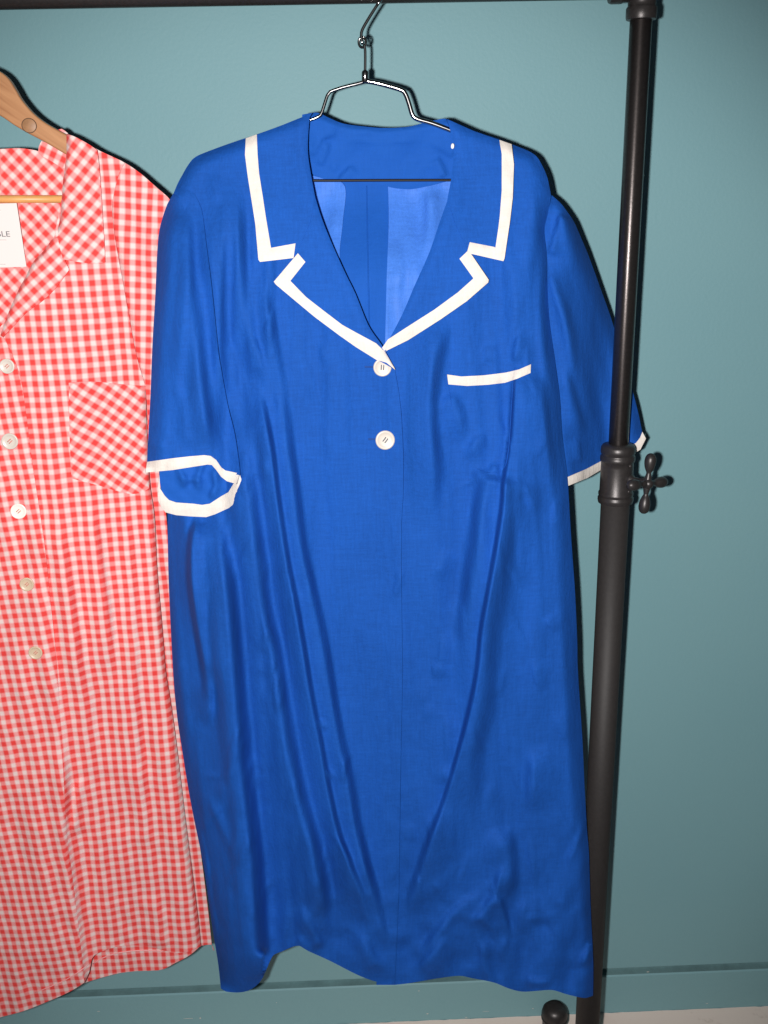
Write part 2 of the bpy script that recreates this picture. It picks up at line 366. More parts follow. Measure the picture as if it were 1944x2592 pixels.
def prism(name, pts, y0, y1, m_, parent=None, bevel=.002):
    """outline in world (x,z), between two depths, bevelled"""
    bm = bmesh.new(); vs = [bm.verts.new((p[0], y0, p[1])) for p in pts]; f = bm.faces.new(vs)
    r = bmesh.ops.extrude_face_region(bm, geom=[f]); bmesh.ops.translate(bm, vec=(0, y1-y0, 0), verts=[g for g in r['geom'] if isinstance(g, bmesh.types.BMVert)])
    bmesh.ops.recalc_face_normals(bm, faces=bm.faces)
    me = bpy.data.meshes.new(name); bm.to_mesh(me); bm.free()
    o = link(name, me, m_, parent, smooth=True)
    if bevel:
        b = o.modifiers.new('bevel', 'BEVEL'); b.width = bevel; b.segments = 3; b.limit_method = 'ANGLE'; b.angle_limit = math.radians(50)
        o.modifiers.new('wn', 'WEIGHTED_NORMAL')
    return o

# ------------------------------------------------------------------ setting
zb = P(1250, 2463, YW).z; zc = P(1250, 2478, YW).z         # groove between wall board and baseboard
X0, X1 = -2.6, 2.6
mk('wall', [(X0, YW, zb), (X1, YW, zb), (X1, YW, 2.7), (X0, YW, 2.7)], [(0, 1, 2, 3)], WALL, smooth=False)['kind'] = 'structure'
wall = bpy.data.objects['wall']
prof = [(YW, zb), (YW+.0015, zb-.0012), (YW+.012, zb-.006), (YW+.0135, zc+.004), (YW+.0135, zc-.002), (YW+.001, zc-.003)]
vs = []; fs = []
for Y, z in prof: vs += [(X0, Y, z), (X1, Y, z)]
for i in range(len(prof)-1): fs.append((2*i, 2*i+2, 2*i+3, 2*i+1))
mk('wall_groove', vs, fs, mat('darker_groove', (.15, .262, .275), .8, .2, vary=.3, vscale=14), wall, smooth=False)  # groove coloured darker than the wall, with random mottling
prof = [(YW+.001, zc-.003), (YW-.001, zc-.006), (YW-.001, -.02)]
vs = []; fs = []
for Y, z in prof: vs += [(X0, Y, z), (X1, Y, z)]
for i in range(len(prof)-1): fs.append((2*i, 2*i+2, 2*i+3, 2*i+1))
bb = mk('baseboard', vs, fs, WALL, wall, smooth=False)
bm = bmesh.new(); r0 = random.Random(3)
for (x, y, w_, h_) in [(478, 2578, 30, 1.6), (507, 2577, 5, 4), (1060, 2508, 5, 2), (1082, 2566, 6, 3), (1349, 2553, 4, 4), (1640, 2460, 9, 2), (1230, 2560, 22, 1.1), (1430, 2549, 24, 1.0), (1500, 2470, 5, 2), (700, 2538, 3, 2), (1790, 2540, 7, 1.5), (250, 2560, 8, 2), (1180, 2575, 9, 1.5)]:
    c = P(x, y, YW-.0018); sx = px2m(w_, x, y, YW)/2; sz = px2m(h_, x, y, YW)/2; k = 9
    bm.faces.new([bm.verts.new((c.x+math.cos(i/k*6.283)*sx*r0.uniform(.6, 1.1), c.y, c.z+math.sin(i/k*6.283)*sz*r0.uniform(.6, 1.2))) for i in range(k)])
me = bpy.data.meshes.new('paint_chips'); bm.to_mesh(me); bm.free(); ch = link('paint_chips', me, CHIP, wall, smooth=False); ch['kind'] = 'stuff'
# floor, edge against the baseboard slightly ragged
vs = [(X0, -1.2, 0), (X1, -1.2, 0)]; xs = np.linspace(X1, X0, 500); top = [(x, YW-.001-abs(random.gauss(0, .0006)), 0) for x in xs]
mk('floor', vs+top, [tuple(range(len(vs)+len(top)))], FLOOR, smooth=False)['kind'] = 'structure'

# ------------------------------------------------------------------ clothing rack
pt, pb = P(1620, 100), P(1489, 2550, Y0+.022); ax = (pt-pb).normalized()
def on_pole(y):
    lo_, hi_ = pb-ax*.6, pt+ax*.4
    for _ in range(40):
        mid = (lo_+hi_)/2; v = np.array(mid)-np.array([0, 0, H]); yy = 1296-F*(v@UP)/(v@FW)
        if yy > y: lo_ = mid
        else: hi_ = mid
    return mid
foot0 = pb+ax*(-(pb.z/ax.z)); foot0 = foot0+ax*.02
rack = empty('clothing_rack', (foot0.x, foot0.y, 0), 'black metal pipe clothing rack whose upright stands right of the blue dress', 'clothing rack')
c1 = on_pole(1262); c0 = on_pole(1128); hcl = (c0-c1).length
tube('lower_pole', [foot0, c1], .0203, mat('matt_lower_pipe_paint', (.034, .030, .029), .60, .4, metal=.2, vary=.2, vscale=200, bump=.0001, bscale=900), rack, n=48)
etop = on_pole(52)
up = tube('upper_pole', [c1+ax*.01, etop+ax*.02], .0137, PIPE, rack, n=48)
_o = c1-rack.location; up.data.transform(Matrix.Translation(-_o)); _q = ax.to_track_quat('Z', 'Y'); up.data.transform(_q.to_matrix().to_4x4().inverted()); up.location = _o; up.rotation_mode = 'QUATERNION'; up.rotation_quaternion = _q
R_ = .0232; h = hcl
cl = lathe('height_clamp', [(.0205, -.006), (.0243, -.005), (.0252, -.001), (.0252, .002), (.0238, .0045), (.0238, .0055), (.0246, .007), (.0246, .0095), (R_, .012), (R_*.985, h*.62), (R_*.975, h*.70), (.0242, h*.72), (.0246, h*.76), (.0242, h*.81), (.0228, h*.83), (.0228, h*.85), (.0240, h*.87), (.0243, h*.92), (.0236, h*.98), (.0215, h*1.02), (.0150, h*1.04), (.0138, h*1.045)], c1, ax, METAL, rack, n=64)
# little recessed screws on the clamp
for yy in (1173, 1237):
    q = on_pole(yy); dr = Vector((.62, -.78, 0)).normalized()
    lathe('clamp_screw', [(.0032, 0), (.0032, .0008), (.0024, .0016), (.001, .0018), (.0001, .001)], q+dr*(R_-.0006), dr, METAL, cl, n=16)
# cross handle
al = math.radians(53); nrm = Vector((math.cos(al), -math.sin(al), 0)); hd = Vector((math.sin(al), math.cos(al), 0))
cc = on_pole(1206); hub = cc+nrm*.053
kb = lathe('tightening_handle', [(.006, .02), (.0075, .0235), (.0075, .0265), (.0052, .029), (.005, .038), (.0068, .046), (.0078, .0505), (.0074, .056), (.0050, .060), (.0030, .0612), (.0001, .0615)], cc, nrm, METAL, rack, n=32)
ar = [(.0046, .003), (.0040, .008), (.0031, .0115), (.0030, .013), (.0044, .0155), (.0060, .019), (.0069, .023), (.0072, .0268), (.0066, .0305), (.0050, .0335), (.0026, .0352), (.0001, .0357)]
upv = (Vector((0, 0, 1))-Vector((0, 0, 1)).dot(nrm)*nrm).normalized(); tw = math.radians(-7)
d1 = upv*math.cos(tw)+hd*math.sin(-tw); d2 = hd*math.cos(tw)-upv*math.sin(-tw)
for d in (d1, -d1, d2, -d2): lathe('handle_arm', [(r*1.12, hh*1.2) for r, hh in ar], hub, d, METAL, kb, n=28)
# top elbow fitting and rail
e0 = on_pole(50)
lathe('elbow_fitting', [(.0140, -.001), (.0182, .000), (.0190, .003), (.0190, .0125), (.0178, .0145), (.0170, .0155), (.0172, .019), (.0178, .04), (.0178, .055), (.015, .066), (.008, .072), (.0001, .074)], e0, ax, METAL, rack, n=48)
rl = P(1544, -14); rz = P(0, 30).z
zr = .5*(P(0, 27).z+P(1400, 1).z)+.0140
lft = Vector((-1, 0, 0)); ecx = (e0+ax*.045); zr_c = zr
lathe('elbow_socket', [(.017, 0), (.0172, .022), (.0178, .024), (.0188, .0255), (.0190, .028), (.0190, .038), (.0180, .0405), (.0135, .041)], Vector((ecx.x, ecx.y, zr_c)), lft, METAL, rack, n=48)
tube('top_rail', [Vector((ecx.x-.02, Y0, zr_c)), Vector((-1.05, Y0, zr_c))], .0137, METAL, rack, n=40)
# far end of the foot: capped stub near the wall
fb = P(1403, 2589, 1.50); fb = Vector((fb.x, fb.y, 0)); tp = P(1403, 2545, 1.50).z
ft = lathe('foot_cap', [(.0225, -.0), (.0225, tp-.030), (.0245, tp-.029), (.0248, tp-.0265), (.0232, tp-.025), (.0232, tp-.0215), (.0245, tp-.0205), (.0242, tp-.0165), (.0220, tp-.009), (.0175, tp-.0035), (.010, tp-.0006), (.0001, tp)], fb, (0, 0, 1), METAL, rack, n=48)
tube('foot_bar', [Vector((fb.x, fb.y, .022)), Vector((foot0.x, foot0.y, .022)), Vector((foot0.x+(foot0.x-fb.x)*1.2, foot0.y-(fb.y-foot0.y)*1.2, .022))], .016, METAL, rack, n=24)

# ------------------------------------------------------------------ wire hanger
hx = P(924, 205)
wh = empty('wire_hanger', hx, 'dark chrome wire hanger holding the blue dress from the top rail', 'clothes hanger')
def pl(pts, Y=Y0, step=6, sharp=False): return [P(x, y, Y) for x, y in (st(pts, step) if sharp else cr(pts, step))]
hz = zr_c
hook = pl([(918, 112), (915, 98), (915, 82), (922, 66), (940, 36), (958, 8)], Y0-.004)
last = hook[-1]; top = []
cxh = last.x-.012+.0165; 
for k in range(0, 11):
    an = math.radians(-38+k*23)  # up and over the rail, from its front
    top.append(Vector((last.x+.004+.0035*math.sin(k*.5), Y0-math.cos(an)*.0165, hz+math.sin(an)*.0165)))
tube('hook', hook+top, .0019, CHROME, wh, n=12)
loop = [P(918+9*math.cos(a)-1, 107+13*math.sin(a), Y0-.001+.004*math.sin(a*.5)) for a in np.linspace(-.5*math.pi, 1.5*math.pi, 18)]
tube('swivel_loop', loop, .0017, CHROME, wh, n=10)
tube('stem', pl([(921, 112), (924, 125), (924.5, 150), (924, 190)]), .00175, CHROME, wh, n=12)
lathe('ferrule', [(.0034, 0), (.0042, .0008), (.0043, .0115), (.0040, .0130), (.0030, .0142), (.0018, .0150)], P(924, 210), (P(924, 180)-P(924, 210)), CHROME, wh, n=24)
La = [(925, 206), (905, 212), (872, 220), (846, 228), (836, 232), (829, 241), (822, 262), (815, 284), (811, 292), (800, 298), (787, 303), (700, 335), (600, 375), (520, 412), (505, 430), (520, 446), (560, 455)]
Ra = [(925, 205), (950, 209), (985, 218), (1012, 226), (1022, 231), (1028, 241), (1036, 264), (1043, 288), (1050, 298), (1064, 304), (1090, 311), (1131, 326), (1230, 365), (1330, 410), (1350, 430), (1335, 446), (1300, 455)]
tube('shoulder_arm', pl(La), .0021, DCH, wh, n=12)
tube('shoulder_arm', pl(Ra[:3])+pl(Ra[3:], step=4) if False else pl(Ra), .0030, CHROME, wh, n=12)
tube('trouser_bar', pl([(560, 455), (786, 457), (960, 456.5), (1138, 456), (1300, 455)]), .0017, WIRE, wh, n=12)

# ------------------------------------------------------------------ blue dress
bd = empty('blue_dress', P(960, 400), 'royal blue button front dress with white piped collar hanging in the centre', 'dress')
neckL = (784, 297)
sil_L = cr([(792, 285), (716, 316), (650, 340), (596, 358), (540, 378), (495, 397), (476, 418), (463, 440), (450, 464), (440, 488)])
sleeve_hidden_L = cr([(440, 488), (470, 560), (470, 900), (440, 1200), (424, 1300)])
side_L = cr([(424, 1300), (427, 1470), (438, 1697), (448, 1810), (463, 1911), (484, 2037), (514, 2185), (528, 2280), (539, 2358), (552, 2438), (559, 2502)])
hemA = cr([(559, 2502), (573, 2510), (607, 2512), (636, 2504), (662, 2480), (683, 2434), (693, 2417), (712, 2409), (737, 2398), (757, 2394), (780, 2407), (835, 2432), (906, 2468), (953, 2485), (999, 2493)])
hemB = cr([(999, 2493), (1033, 2489), (1069, 2483), (1110, 2476), (1162, 2470), (1195, 2476), (1250, 2487), (1288, 2502), (1322, 2510), (1360, 2508), (1398, 2506), (1432, 2516), (1465, 2524), (1484, 2526), (1501, 2520)])
side_R = cr([(1501, 2520), (1502, 2470), (1501, 2417), (1495, 2291), (1491, 2164), (1486, 2101), (1480, 1995), (1474, 1869), (1463, 1700), (1461, 1617), (1455, 1491), (1446, 1364), (1438, 1229), (1435, 1195), (1423, 1098), (1417, 1005), (1406, 921), (1391, 814), (1386, 731), (1384, 648), (1378, 582), (1387, 540), (1395, 496)])
sil_R = cr([(1395, 496), (1390, 470), (1385, 448), (1374, 422), (1358, 396), (1335, 381), (1305, 369), (1265, 353), (1198, 330), (1131, 301)])
front_edge = [(999, 933), (1009, 989), (1016, 1049), (1021, 1150), (1021, 1248), (1016, 1322), (1016, 1491), (1019, 1697), (1014, 1953), (1010, 2248), (1003, 2417), (999, 2493)]
rollL = [(784, 297), (780, 345), (780, 392), (788, 446), (799, 503), (815, 554), (843, 623), (875, 693), (900, 744), (933, 824), (968, 876), (999, 933)]
rollR = [(1137, 318), (1145, 359), (1149, 389), (1142, 452), (1132, 509), (1112, 565), (1086, 641), (1049, 724), (1019, 794), (986, 857), (965, 890)]

FOLDS = [
 # left skirt and side
 ('L', [(560, 1290), (578, 1406), (590, 1512), (603, 1660), (612, 1784), (621, 1911), (634, 2037), (650, 2164), (658, 2290), (664, 2400)], .026, 16, 75, .18, .0),
 ('L', [(600, 960), (628, 1111), (640, 1237), (657, 1364), (676, 1533), (706, 1660), (724, 1784), (740, 1890), (762, 1995), (784, 2080), (808, 2164), (826, 2260), (850, 2380)], .020, 15, 62, .3, .12),
 ('L', [(655, 960), (672, 1040), (690, 1130), (706, 1258), (728, 1406), (752, 1533), (774, 1660), (795, 1784), (812, 1869), (834, 1995), (858, 2101), (888, 2185), (922, 2270), (953, 2370)], .014, 7, 45, .1, .15),
 ('L', [(700, 900), (721, 984), (735, 1111), (752, 1237), (770, 1385), (800, 1512), (826, 1638), (850, 1784), (868, 1880), (888, 1974), (905, 2080), (927, 2164), (957, 2270), (985, 2340)], .014, 10, 60, .2, .12),
 ('R', [(497, 1300), (482, 1350), (478, 1448), (486, 1533), (503, 1638), (516, 1721), (518, 1790)], .016, 7, 40, .12, .25),
 ('r', [(455, 1460), (452, 1600), (470, 1800), (500, 2000), (540, 2250), (575, 2480)], .006, 26, 22, .2, 0),
 ('L', [(535, 1700), (537, 1790), (532, 1850)], .006, 4, 30, .4, .4),
 ('r', [(600, 1850), (585, 1950), (560, 2050)], .004, 14, 10, .4, .4),
 ('r', [(510, 1990), (545, 2060), (575, 2130), (600, 2200)], .0045, 8, 16, .4, .4),
 ('r', [(505, 1960), (555, 1966), (600, 1950)], .003, 10, 8, .4, .4),
 ('r', [(640, 2100), (615, 2160), (600, 2210)], .004, 10, 14, .4, .4),
 ('L', [(495, 2030), (520, 2150), (540, 2300), (562, 2400)], .005, 5, 26, .3, .3),
 # small creases around the long fold
 ('r', [(800, 1822), (830, 1848)], .004, 6, 8, .4, .5),
 ('r', [(822, 1945), (846, 1975)], .004, 6, 8, .4, .5),
 ('r', [(838, 2100), (870, 2150), (900, 2200)], .005, 10, 8, .4, .4),
 ('r', [(888, 1900), (872, 1935), (866, 1990)], .004, 10, 8, .4, .4),
 ('L', [(765, 2280), (790, 2340), (825, 2400)], .007, 8, 34, .4, .2),
 ('L', [(757, 2360), (775, 2390), (785, 2408)], .004, 6, 22, .4, .0),
 # V of drags to the low point of the hem
 ('R', [(1120, 2010), (1095, 2090), (1065, 2180), (1038, 2265), (1016, 2350)], .010, 10, 60, .3, .4),
 ('R', [(1240, 2240), (1160, 2290), (1100, 2360), (1040, 2440)], .006, 10, 50, .4, .3),
 ('L', [(905, 2340), (945, 2410), (985, 2455)], .006, 10, 40, .4, .3),
 ('R', [(1140, 2360), (1090, 2410), (1045, 2462)], .005, 8, 34, .4, .3),
 ('L', [(900, 2110), (940, 2220), (968, 2330), (990, 2420)], .006, 9, 40, .4, .3),
 # long fold running from the pocket to the hem
 ('R', [(1310, 900), (1301, 955), (1296, 1027), (1291, 1100), (1284, 1153), (1274, 1216), (1267, 1300), (1250, 1406), (1233, 1503), (1216, 1596), (1204, 1713), (1176, 1839), (1138, 1974), (1109, 2063), (1079, 2143), (1040, 2255)], .014, 5.5, 58, .08, .3),
 ('L', [(1330, 1090), (1312, 1180), (1302, 1290), (1282, 1400), (1262, 1533), (1245, 1680), (1236, 1784), (1212, 1911), (1197, 2080), (1190, 2200)], .008, 18, 60, .3, .4),
 ('R', [(1226, 1192), (1208, 1280), (1193, 1385), (1178, 1491), (1166, 1617), (1158, 1740)], .010, 14, 55, .05, .5),
 ('r', [(1240, 1100), (1205, 1120), (1180, 1165)], .0055, 12, 22, .35, .35),
 ('r', [(1262, 1165), (1243, 1195), (1215, 1200), (1203, 1180)], .006, 10, 16, .3, .3),
 ('L', [(1145, 797), (1125, 863), (1108, 940), (1098, 1027), (1104, 1110), (1113, 1195), (1105, 1280), (1100, 1350)], .009, 13, 60, .2, .4),
 ('L', [(1140, 985), (1155, 1010), (1174, 1060), (1182, 1130)], .005, 12, 40, .2, .5),
 ('R', [(1125, 1380), (1110, 1430), (1088, 1460)], .004, 9, 30, .4, .4),
 ('R', [(1118, 1590), (1105, 1680), (1082, 1700)], .003, 6, 30, .4, .4),
 # right side
 ('L', [(1373, 930), (1383, 1027), (1392, 1110), (1400, 1195), (1404, 1300)], .008, 10, 40, .3, .5),
 ('r', [(1300, 620), (1308, 760), (1304, 880)], .005, 16, 22, .4, .4),
 ('r', [(1370, 640), (1366, 760), (1376, 900), (1400, 1020)], .006, 12, 12, .3, .4),
 ('r', [(1340, 430), (1352, 560), (1350, 700)], .005, 16, 16, .3, .4),
 ('R', [(1316, 830), (1303, 870), (1297, 925)], .005, 5, 26, .4, .3),
 ('r', [(1333, 870), (1336, 960)], .003, 6, 8, .4, .4),
 ('r', [(1340, 1080), (1345, 1250), (1355, 1500), (1345, 1900)], .006, 40, 34, .3, .4),
 ('R', [(1345, 1880), (1338, 1960), (1328, 2060)], .006, 12, 50, .4, .4),
 ('L', [(1288, 2080), (1300, 2150), (1302, 2230), (1282, 2300)], .009, 14, 45, .3, .4),
 ('L', [(1265, 2260), (1283, 2320), (1297, 2380)], .007, 6, 30, .2, .4),
 ('r', [(1180, 2330), (1220, 2325), (1250, 2350), (1262, 2400)], .005, 12, 10, .3, .3),
 ('R', [(1270, 2180), (1248, 2260), (1212, 2310), (1170, 2350)], .006, 10, 40, .3, .4),
 ('r', [(1235, 2370), (1225, 2430), (1240, 2480)], .006, 12, 14, .3, .0),
 ('r', [(1498, 2385), (1480, 2430), (1465, 2450)], .007, 8, 12, .1, .4),
 ('r', [(1482, 2060), (1470, 2110), (1445, 2170), (1440, 2220)], .004, 9, 10, .3, .4),
 ('r', [(1320, 2325), (1400, 2328)], .0025, 10, 10, .3, .4),
 ('r', [(1390, 2250), (1440, 2320), (1470, 2390)], .003, 18, 14, .3, .4),
 ('r', [(1330, 2470), (1350, 2488), (1400, 2484)], .005, 10, 10, .3, .3),
 # chest left
 ('L', [(600, 440), (608, 520), (616, 630), (632, 788), (648, 880), (668, 960)], .008, 13, 50, .3, .3),
 ('L', [(662, 690), (676, 750), (694, 820), (712, 930), (730, 1010)], .006, 9, 40, .3, .3),
 ('L', [(545, 520), (552, 640), (560, 800), (575, 930), (600, 1080)], .007, 14, 45, .3, .3),
 ('L', [(640, 840), (662, 900), (668, 960)], .004, 5, 30, .3, .3),
 ('r', [(575, 850), (590, 920), (600, 1000)], .004, 10, 7, .3, .4),
 ('r', [(775, 900), (782, 960), (795, 1020)], .003, 16, 12, .4, .4),
 ('r', [(545, 430), (548, 520)], .003, 16, 12, .4, .4),
 ('r', [(1016, 1430), (1008, 1480), (985, 1530)], .003, 8, 8, .3, .4),
]
FINE = [f[1] for f in FOLDS if f[0] != 'r' and f[3] <= 10 and len(f[1]) > 3]
_rr = random.Random(12); CREASES = []
for _ in range(110):
    yy = 700+1700*_rr.random()**.75; u_ = _rr.random(); u_ = u_ if abs(u_-.52) > .12 or yy > 2000 else u_*.4
    xx = 480+u_*930+(yy-1200)*.04*(u_-.5); an = _rr.gauss((.5-u_)*-.35, .22); ln_ = _rr.uniform(50, 150); bend = _rr.uniform(-8, 8)
    dx, dy = math.sin(an), math.cos(an)
    CREASES.append((_rr.choice('LR'), [(xx, yy), (xx+dx*ln_*.5+bend, yy+dy*ln_*.5), (xx+dx*ln_, yy+dy*ln_)], _rr.uniform(.0010, .0026), _rr.uniform(3, 5.5), _rr.uniform(14, 34), .4, .4))
def base_front(xy):
    x, y = xy[:, 0], xy[:, 1]
    Y = Y0-.014-.030*sm((y-300)/420)
    Y -= .010*np.exp(-((x-960)/330)**2)*sm((y-500)/500)
    return Y
_sl = np.array(side_L[::4]); _sr = np.array(side_R[::4]); _tl = np.array(sil_L[::3]); _tr = np.array(sil_R[::3])
def front_depth(xy):
    y = xy[:, 1]
    Y = base_front(xy)-fold_sum(xy, FOLDS)-fold_sum(xy, CREASES)
    Y -= swell(xy, .0016, 120, 700, 11)*sm((y-420)/300)+swell(xy, .0016, 230, 420, 12)*sm((y-900)/600)
    Y -= crumple(xy, .0028, 190, 21)*sm((y-1950)/400)*sm((xy[:, 0]-500)/200)
    Y -= crumple(xy, .0010, 150, 25)*sm((y-1300)/500)
    x = xy[:, 0]; xl = np.interp(y, [400, 1200, 2500], [470, 430, 560]); xr = np.interp(y, [400, 1200, 2500], [1380, 1440, 1500]); u = (x-xl)/(xr-xl)
    side = .30+.70*np.clip(np.abs(u-.52)/.36, 0, 1)**1.3
    U = u*940
    dr = .0062*vnoise(U/50, y/820, 5)+.0032*vnoise(U/25+7, y/560, 6)+.0012*vnoise(U/13+3, y/330, 8)
    Y -= dr*side*sm((y-430)/260)*np.where(u < .5, 1.15, .85)
    diag = (x+.55*(y-1900)); Y -= .0040*vnoise(diag/60, (y-.5*x)/190, 15)*sm((y-1950)/350)
    Y -= .0020*vnoise(x/34, y/30, 16)*sm((y-2150)/250)
    Y += edge_round(xy, _sl, 60, .032)*sm((y-1200)/100)+edge_round(xy, _sr, 46, .020)*sm((y-480)/60)
    Y += edge_round(xy, _tl, 34, .014)+edge_round(xy, _tr, 34, .014)
    return Y
ol = sil_L+sleeve_hidden_L+side_L+hemA+st(list(reversed(front_edge)), 8)+[(975, 925)]+cr(list(reversed([(x-6, y+3) for x, y in rollL[:-1]])), 8)
# keep panel just outside the roll line (hidden under the collar)
sheet('front_panel', ol, lambda q: front_depth(q)-.0045*sm((q[:, 1]-900)/60)*(1-sm((np.interp(q[:, 1], [p[1] for p in front_edge], [p[0] for p in front_edge])-q[:, 0])/70)), BLUE, bd, step=6.5, refine=FINE)
under = [(x-46, y) for x, y in front_edge]; under[0] = (935, 905)
ol = cr([(965, 893), (950, 900), (935, 905)])+cr(under)+hemB+side_R+sil_R+cr([(1137, 318), (1151, 359), (1155, 389), (1148, 452), (1138, 509), (1118, 565), (1092, 641), (1055, 724), (1025, 796), (992, 860), (965, 893)])
def rp_depth(q):
    return front_depth(q)+.0035*sm((1100-q[:, 0])/70)
sheet('front_panel', ol, rp_depth, BLUE, bd, step=6.5, refine=FINE)

# back of the dress (seen through the neck), lining pieces, facing
def back_depth(xy):
    y = xy[:, 1]; return Y0+.020+.008*sm((y-350)/100)-.052*sm((y-480)/250)-swell(xy, .003, 150, 500, 31)
bo = cr([(802, 292), (830, 297), (866, 312), (911, 319), (971, 324), (1031, 321), (1077, 310), (1104, 304), (1131, 306)])+cr([(1131, 306), (1198, 336), (1300, 374), (1354, 402), (1384, 460), (1384, 500)])+cr([(1384, 500), (1372, 650), (1400, 921), (1430, 1229), (1446, 1491), (1464, 1869), (1484, 2164), (1492, 2500)])+cr([(1492, 2500), (1300, 2480), (1150, 2452), (1000, 2470), (850, 2425), (757, 2385), (680, 2425), (630, 2490), (567, 2490)])+cr([(567, 2490), (525, 2185), (470, 1911), (440, 1600), (434, 1300), (450, 1200), (480, 900), (478, 560), (448, 488)])+cr([(448, 488), (470, 446), (500, 404), (600, 366), (720, 322), (802, 292)])
sheet('back_panel', bo, back_depth, BLUE2, bd, step=16)
def lin(o): return lambda xy: back_depth(xy)-o-swell(xy, .0022, 70, 260, 41)-fold_sum(xy, [('R', [(1080, 470), (1078, 560), (1060, 680)], .006, 9, 40, .2, .4), ('L', [(1010, 600), (1022, 680), (1012, 760)], .004, 8, 30, .3, .4), ('r', [(845, 520), (852, 600)], .003, 12, 20, .4, .4)])
sheet('back_lining', cr([(770, 440), (820, 452), (872, 470), (868, 560), (860, 640), (866, 700), (880, 800)])+[(760, 760), (770, 440)], lin(.006), LINING, bd, step=9)
sheet('back_lining', cr([(982, 470), (984, 560), (979, 700), (975, 860)])+cr([(975, 880), (1100, 760), (1180, 560), (1175, 440)])+cr([(1175, 440), (1100, 462), (1040, 472), (982, 470)]), lin(.006), LINING, bd, step=9)
tube('centre_back_seam', [Vector(p) for p in PN(np.array(cr([(928, 470), (931, 640), (935, 830)], 10)), back_depth(np.array(cr([(928, 470), (931, 640), (935, 830)], 10)))-.0006)], .0008, BLUE2, bd, n=6)
NF = [('L', [(858, 352), (836, 346), (816, 356), (804, 380), (798, 404)], .0045, 4, 26, .25, .2), ('L', [(836, 356), (832, 378), (824, 400), (817, 425)], .0050, 4, 24, .25, .2), ('R', [(897, 414), (878, 428), (862, 444), (856, 458)], .0055, 4, 22, .3, .1), ('r', [(842, 408), (847, 424), (840, 436)], .004, 8, 8, .3, .3), ('L', [(1106, 392), (1120, 416), (1132, 446)], .0060, 4, 26, .3, .1), ('R', [(1075, 360), (1108, 376), (1146, 400)], .0035, 5, 30, .4, .1), ('r', [(860, 350), (960, 360), (1080, 352)], .0022, 5, 5, .3, .3), ('r', [(1045, 425), (1075, 415), (1100, 425)], .003, 12, 12, .4, .4)]
def face_depth(xy):
    y = xy[:, 1]; Y = Y0+.006+.012*sm((y-300)/130)-fold_sum(xy, NF, .62)-swell(xy, .0012, 80, 120, 51)
    top = np.interp(xy[:, 0], [760, 802, 866, 971, 1077, 1131, 1170], [281, 285, 312, 324, 310, 301, 300]); return Y+.006*(1-sm((y-top)/14))
fo = cr([(765, 290), (802, 285), (830, 297), (866, 312), (911, 319), (971, 324), (1031, 321), (1077, 310), (1104, 304), (1131, 301), (1165, 320)])+cr([(1165, 320), (1168, 400), (1160, 452)])+cr([(1160, 452), (1120, 462), (1089, 470), (1040, 479), (1000, 476), (971, 470), (905, 462), (850, 459), (817, 452), (787, 438), (765, 425)])+[(762, 360)]
sheet('neck_facing', fo, face_depth, BLUE2, bd, step=7)

# collar and lapels
def coll(off, roll):
    r = np.array(cr(roll, 20))
    def fn(xy):
        Y = base_front(xy)-off+.6*(edge_round(xy, _tl, 26, .012)+edge_round(xy, _tr, 26, .012))-swell(xy, .0010, 160, 260, 61)
        d, s, t = seg_info(xy, r); return Y+.0015*np.clip(1-d/10, 0, 1)**2-.002*np.exp(-((d-20)/18)**2)
    return fn
cl_outL = [(623, 351), (621, 392), (628, 446), (637, 503), (647, 566), (655, 655), (660, 662), (743, 652), (752, 644)]
lap_outL = [(752, 644), (694, 713), (697, 719), (742, 756), (796, 801), (859, 848), (900, 877), (953, 910), (999, 934)]
gorgeL = [(752, 641), (786, 560), (797, 495)]
dL = coll(.0165, rollL); dR = coll(.0165, rollR)
def top_L(): return st([(784, 297), (790, 286), (716, 316), (650, 341), (623, 351)], 8)
c_ = empty  # noqa
sheet('collar', top_L()+st(cl_outL, 8)+st(gorgeL, 8)+cr([(797, 495), (788, 446), (780, 392), (780, 345), (784, 297)]), dL, BLUE, bd, step=8)
sheet('lapel', st(list(reversed(gorgeL)), 8)+st(lap_outL, 8)+cr(list(reversed(rollL[4:]))), lambda q: dL(q)+.0007, BLUE, bd, step=8)
cl_outR = [(1295, 366), (1300, 416), (1298, 482), (1290, 560), (1283, 610), (1277, 652), (1274, 659), (1195, 645), (1185, 636)]
lap_outR = [(1185, 636), (1195, 648), (1236, 709), (1235, 716), (1182, 761), (1116, 807), (1033, 860), (976, 888), (964, 893)]
gorgeR = [(1185, 636), (1150, 560), (1133, 500)]
sheet('collar', st([(1137, 318), (1131, 301), (1198, 331), (1263, 354), (1295, 366)], 8)+st(cl_outR, 8)+st(gorgeR, 8)+cr([(1133, 500), (1142, 452), (1149, 389), (1145, 359), (1137, 318)]), dR, BLUE, bd, step=8)
sheet('lapel', st(list(reversed(gorgeR)), 8)+st(lap_outR, 8)+cr(list(reversed(rollR[4:]))), lambda q: dR(q)+.0007, BLUE, bd, step=8)
ribbon('collar_trim', [(622, 350), (620, 392), (627, 446), (636, 503), (646, 566), (654, 657), (658, 663), (743, 653)], [(650, 340), (652, 392), (656, 440), (666, 503), (673, 550), (686, 627), (688, 627), (748, 616)], dL, TRIM, bd)
ribbon('lapel_trim', [(754, 641), (693, 713), (698, 720), (742, 757), (796, 802), (859, 849), (900, 878), (953, 911), (978, 918), (1000, 936)], [(773, 663), (735, 711), (736, 712), (775, 752), (820, 787), (866, 822), (900, 841), (952, 869), (974, 890), (998, 930)], lambda q: dL(q)-.0006, TRIM, bd)
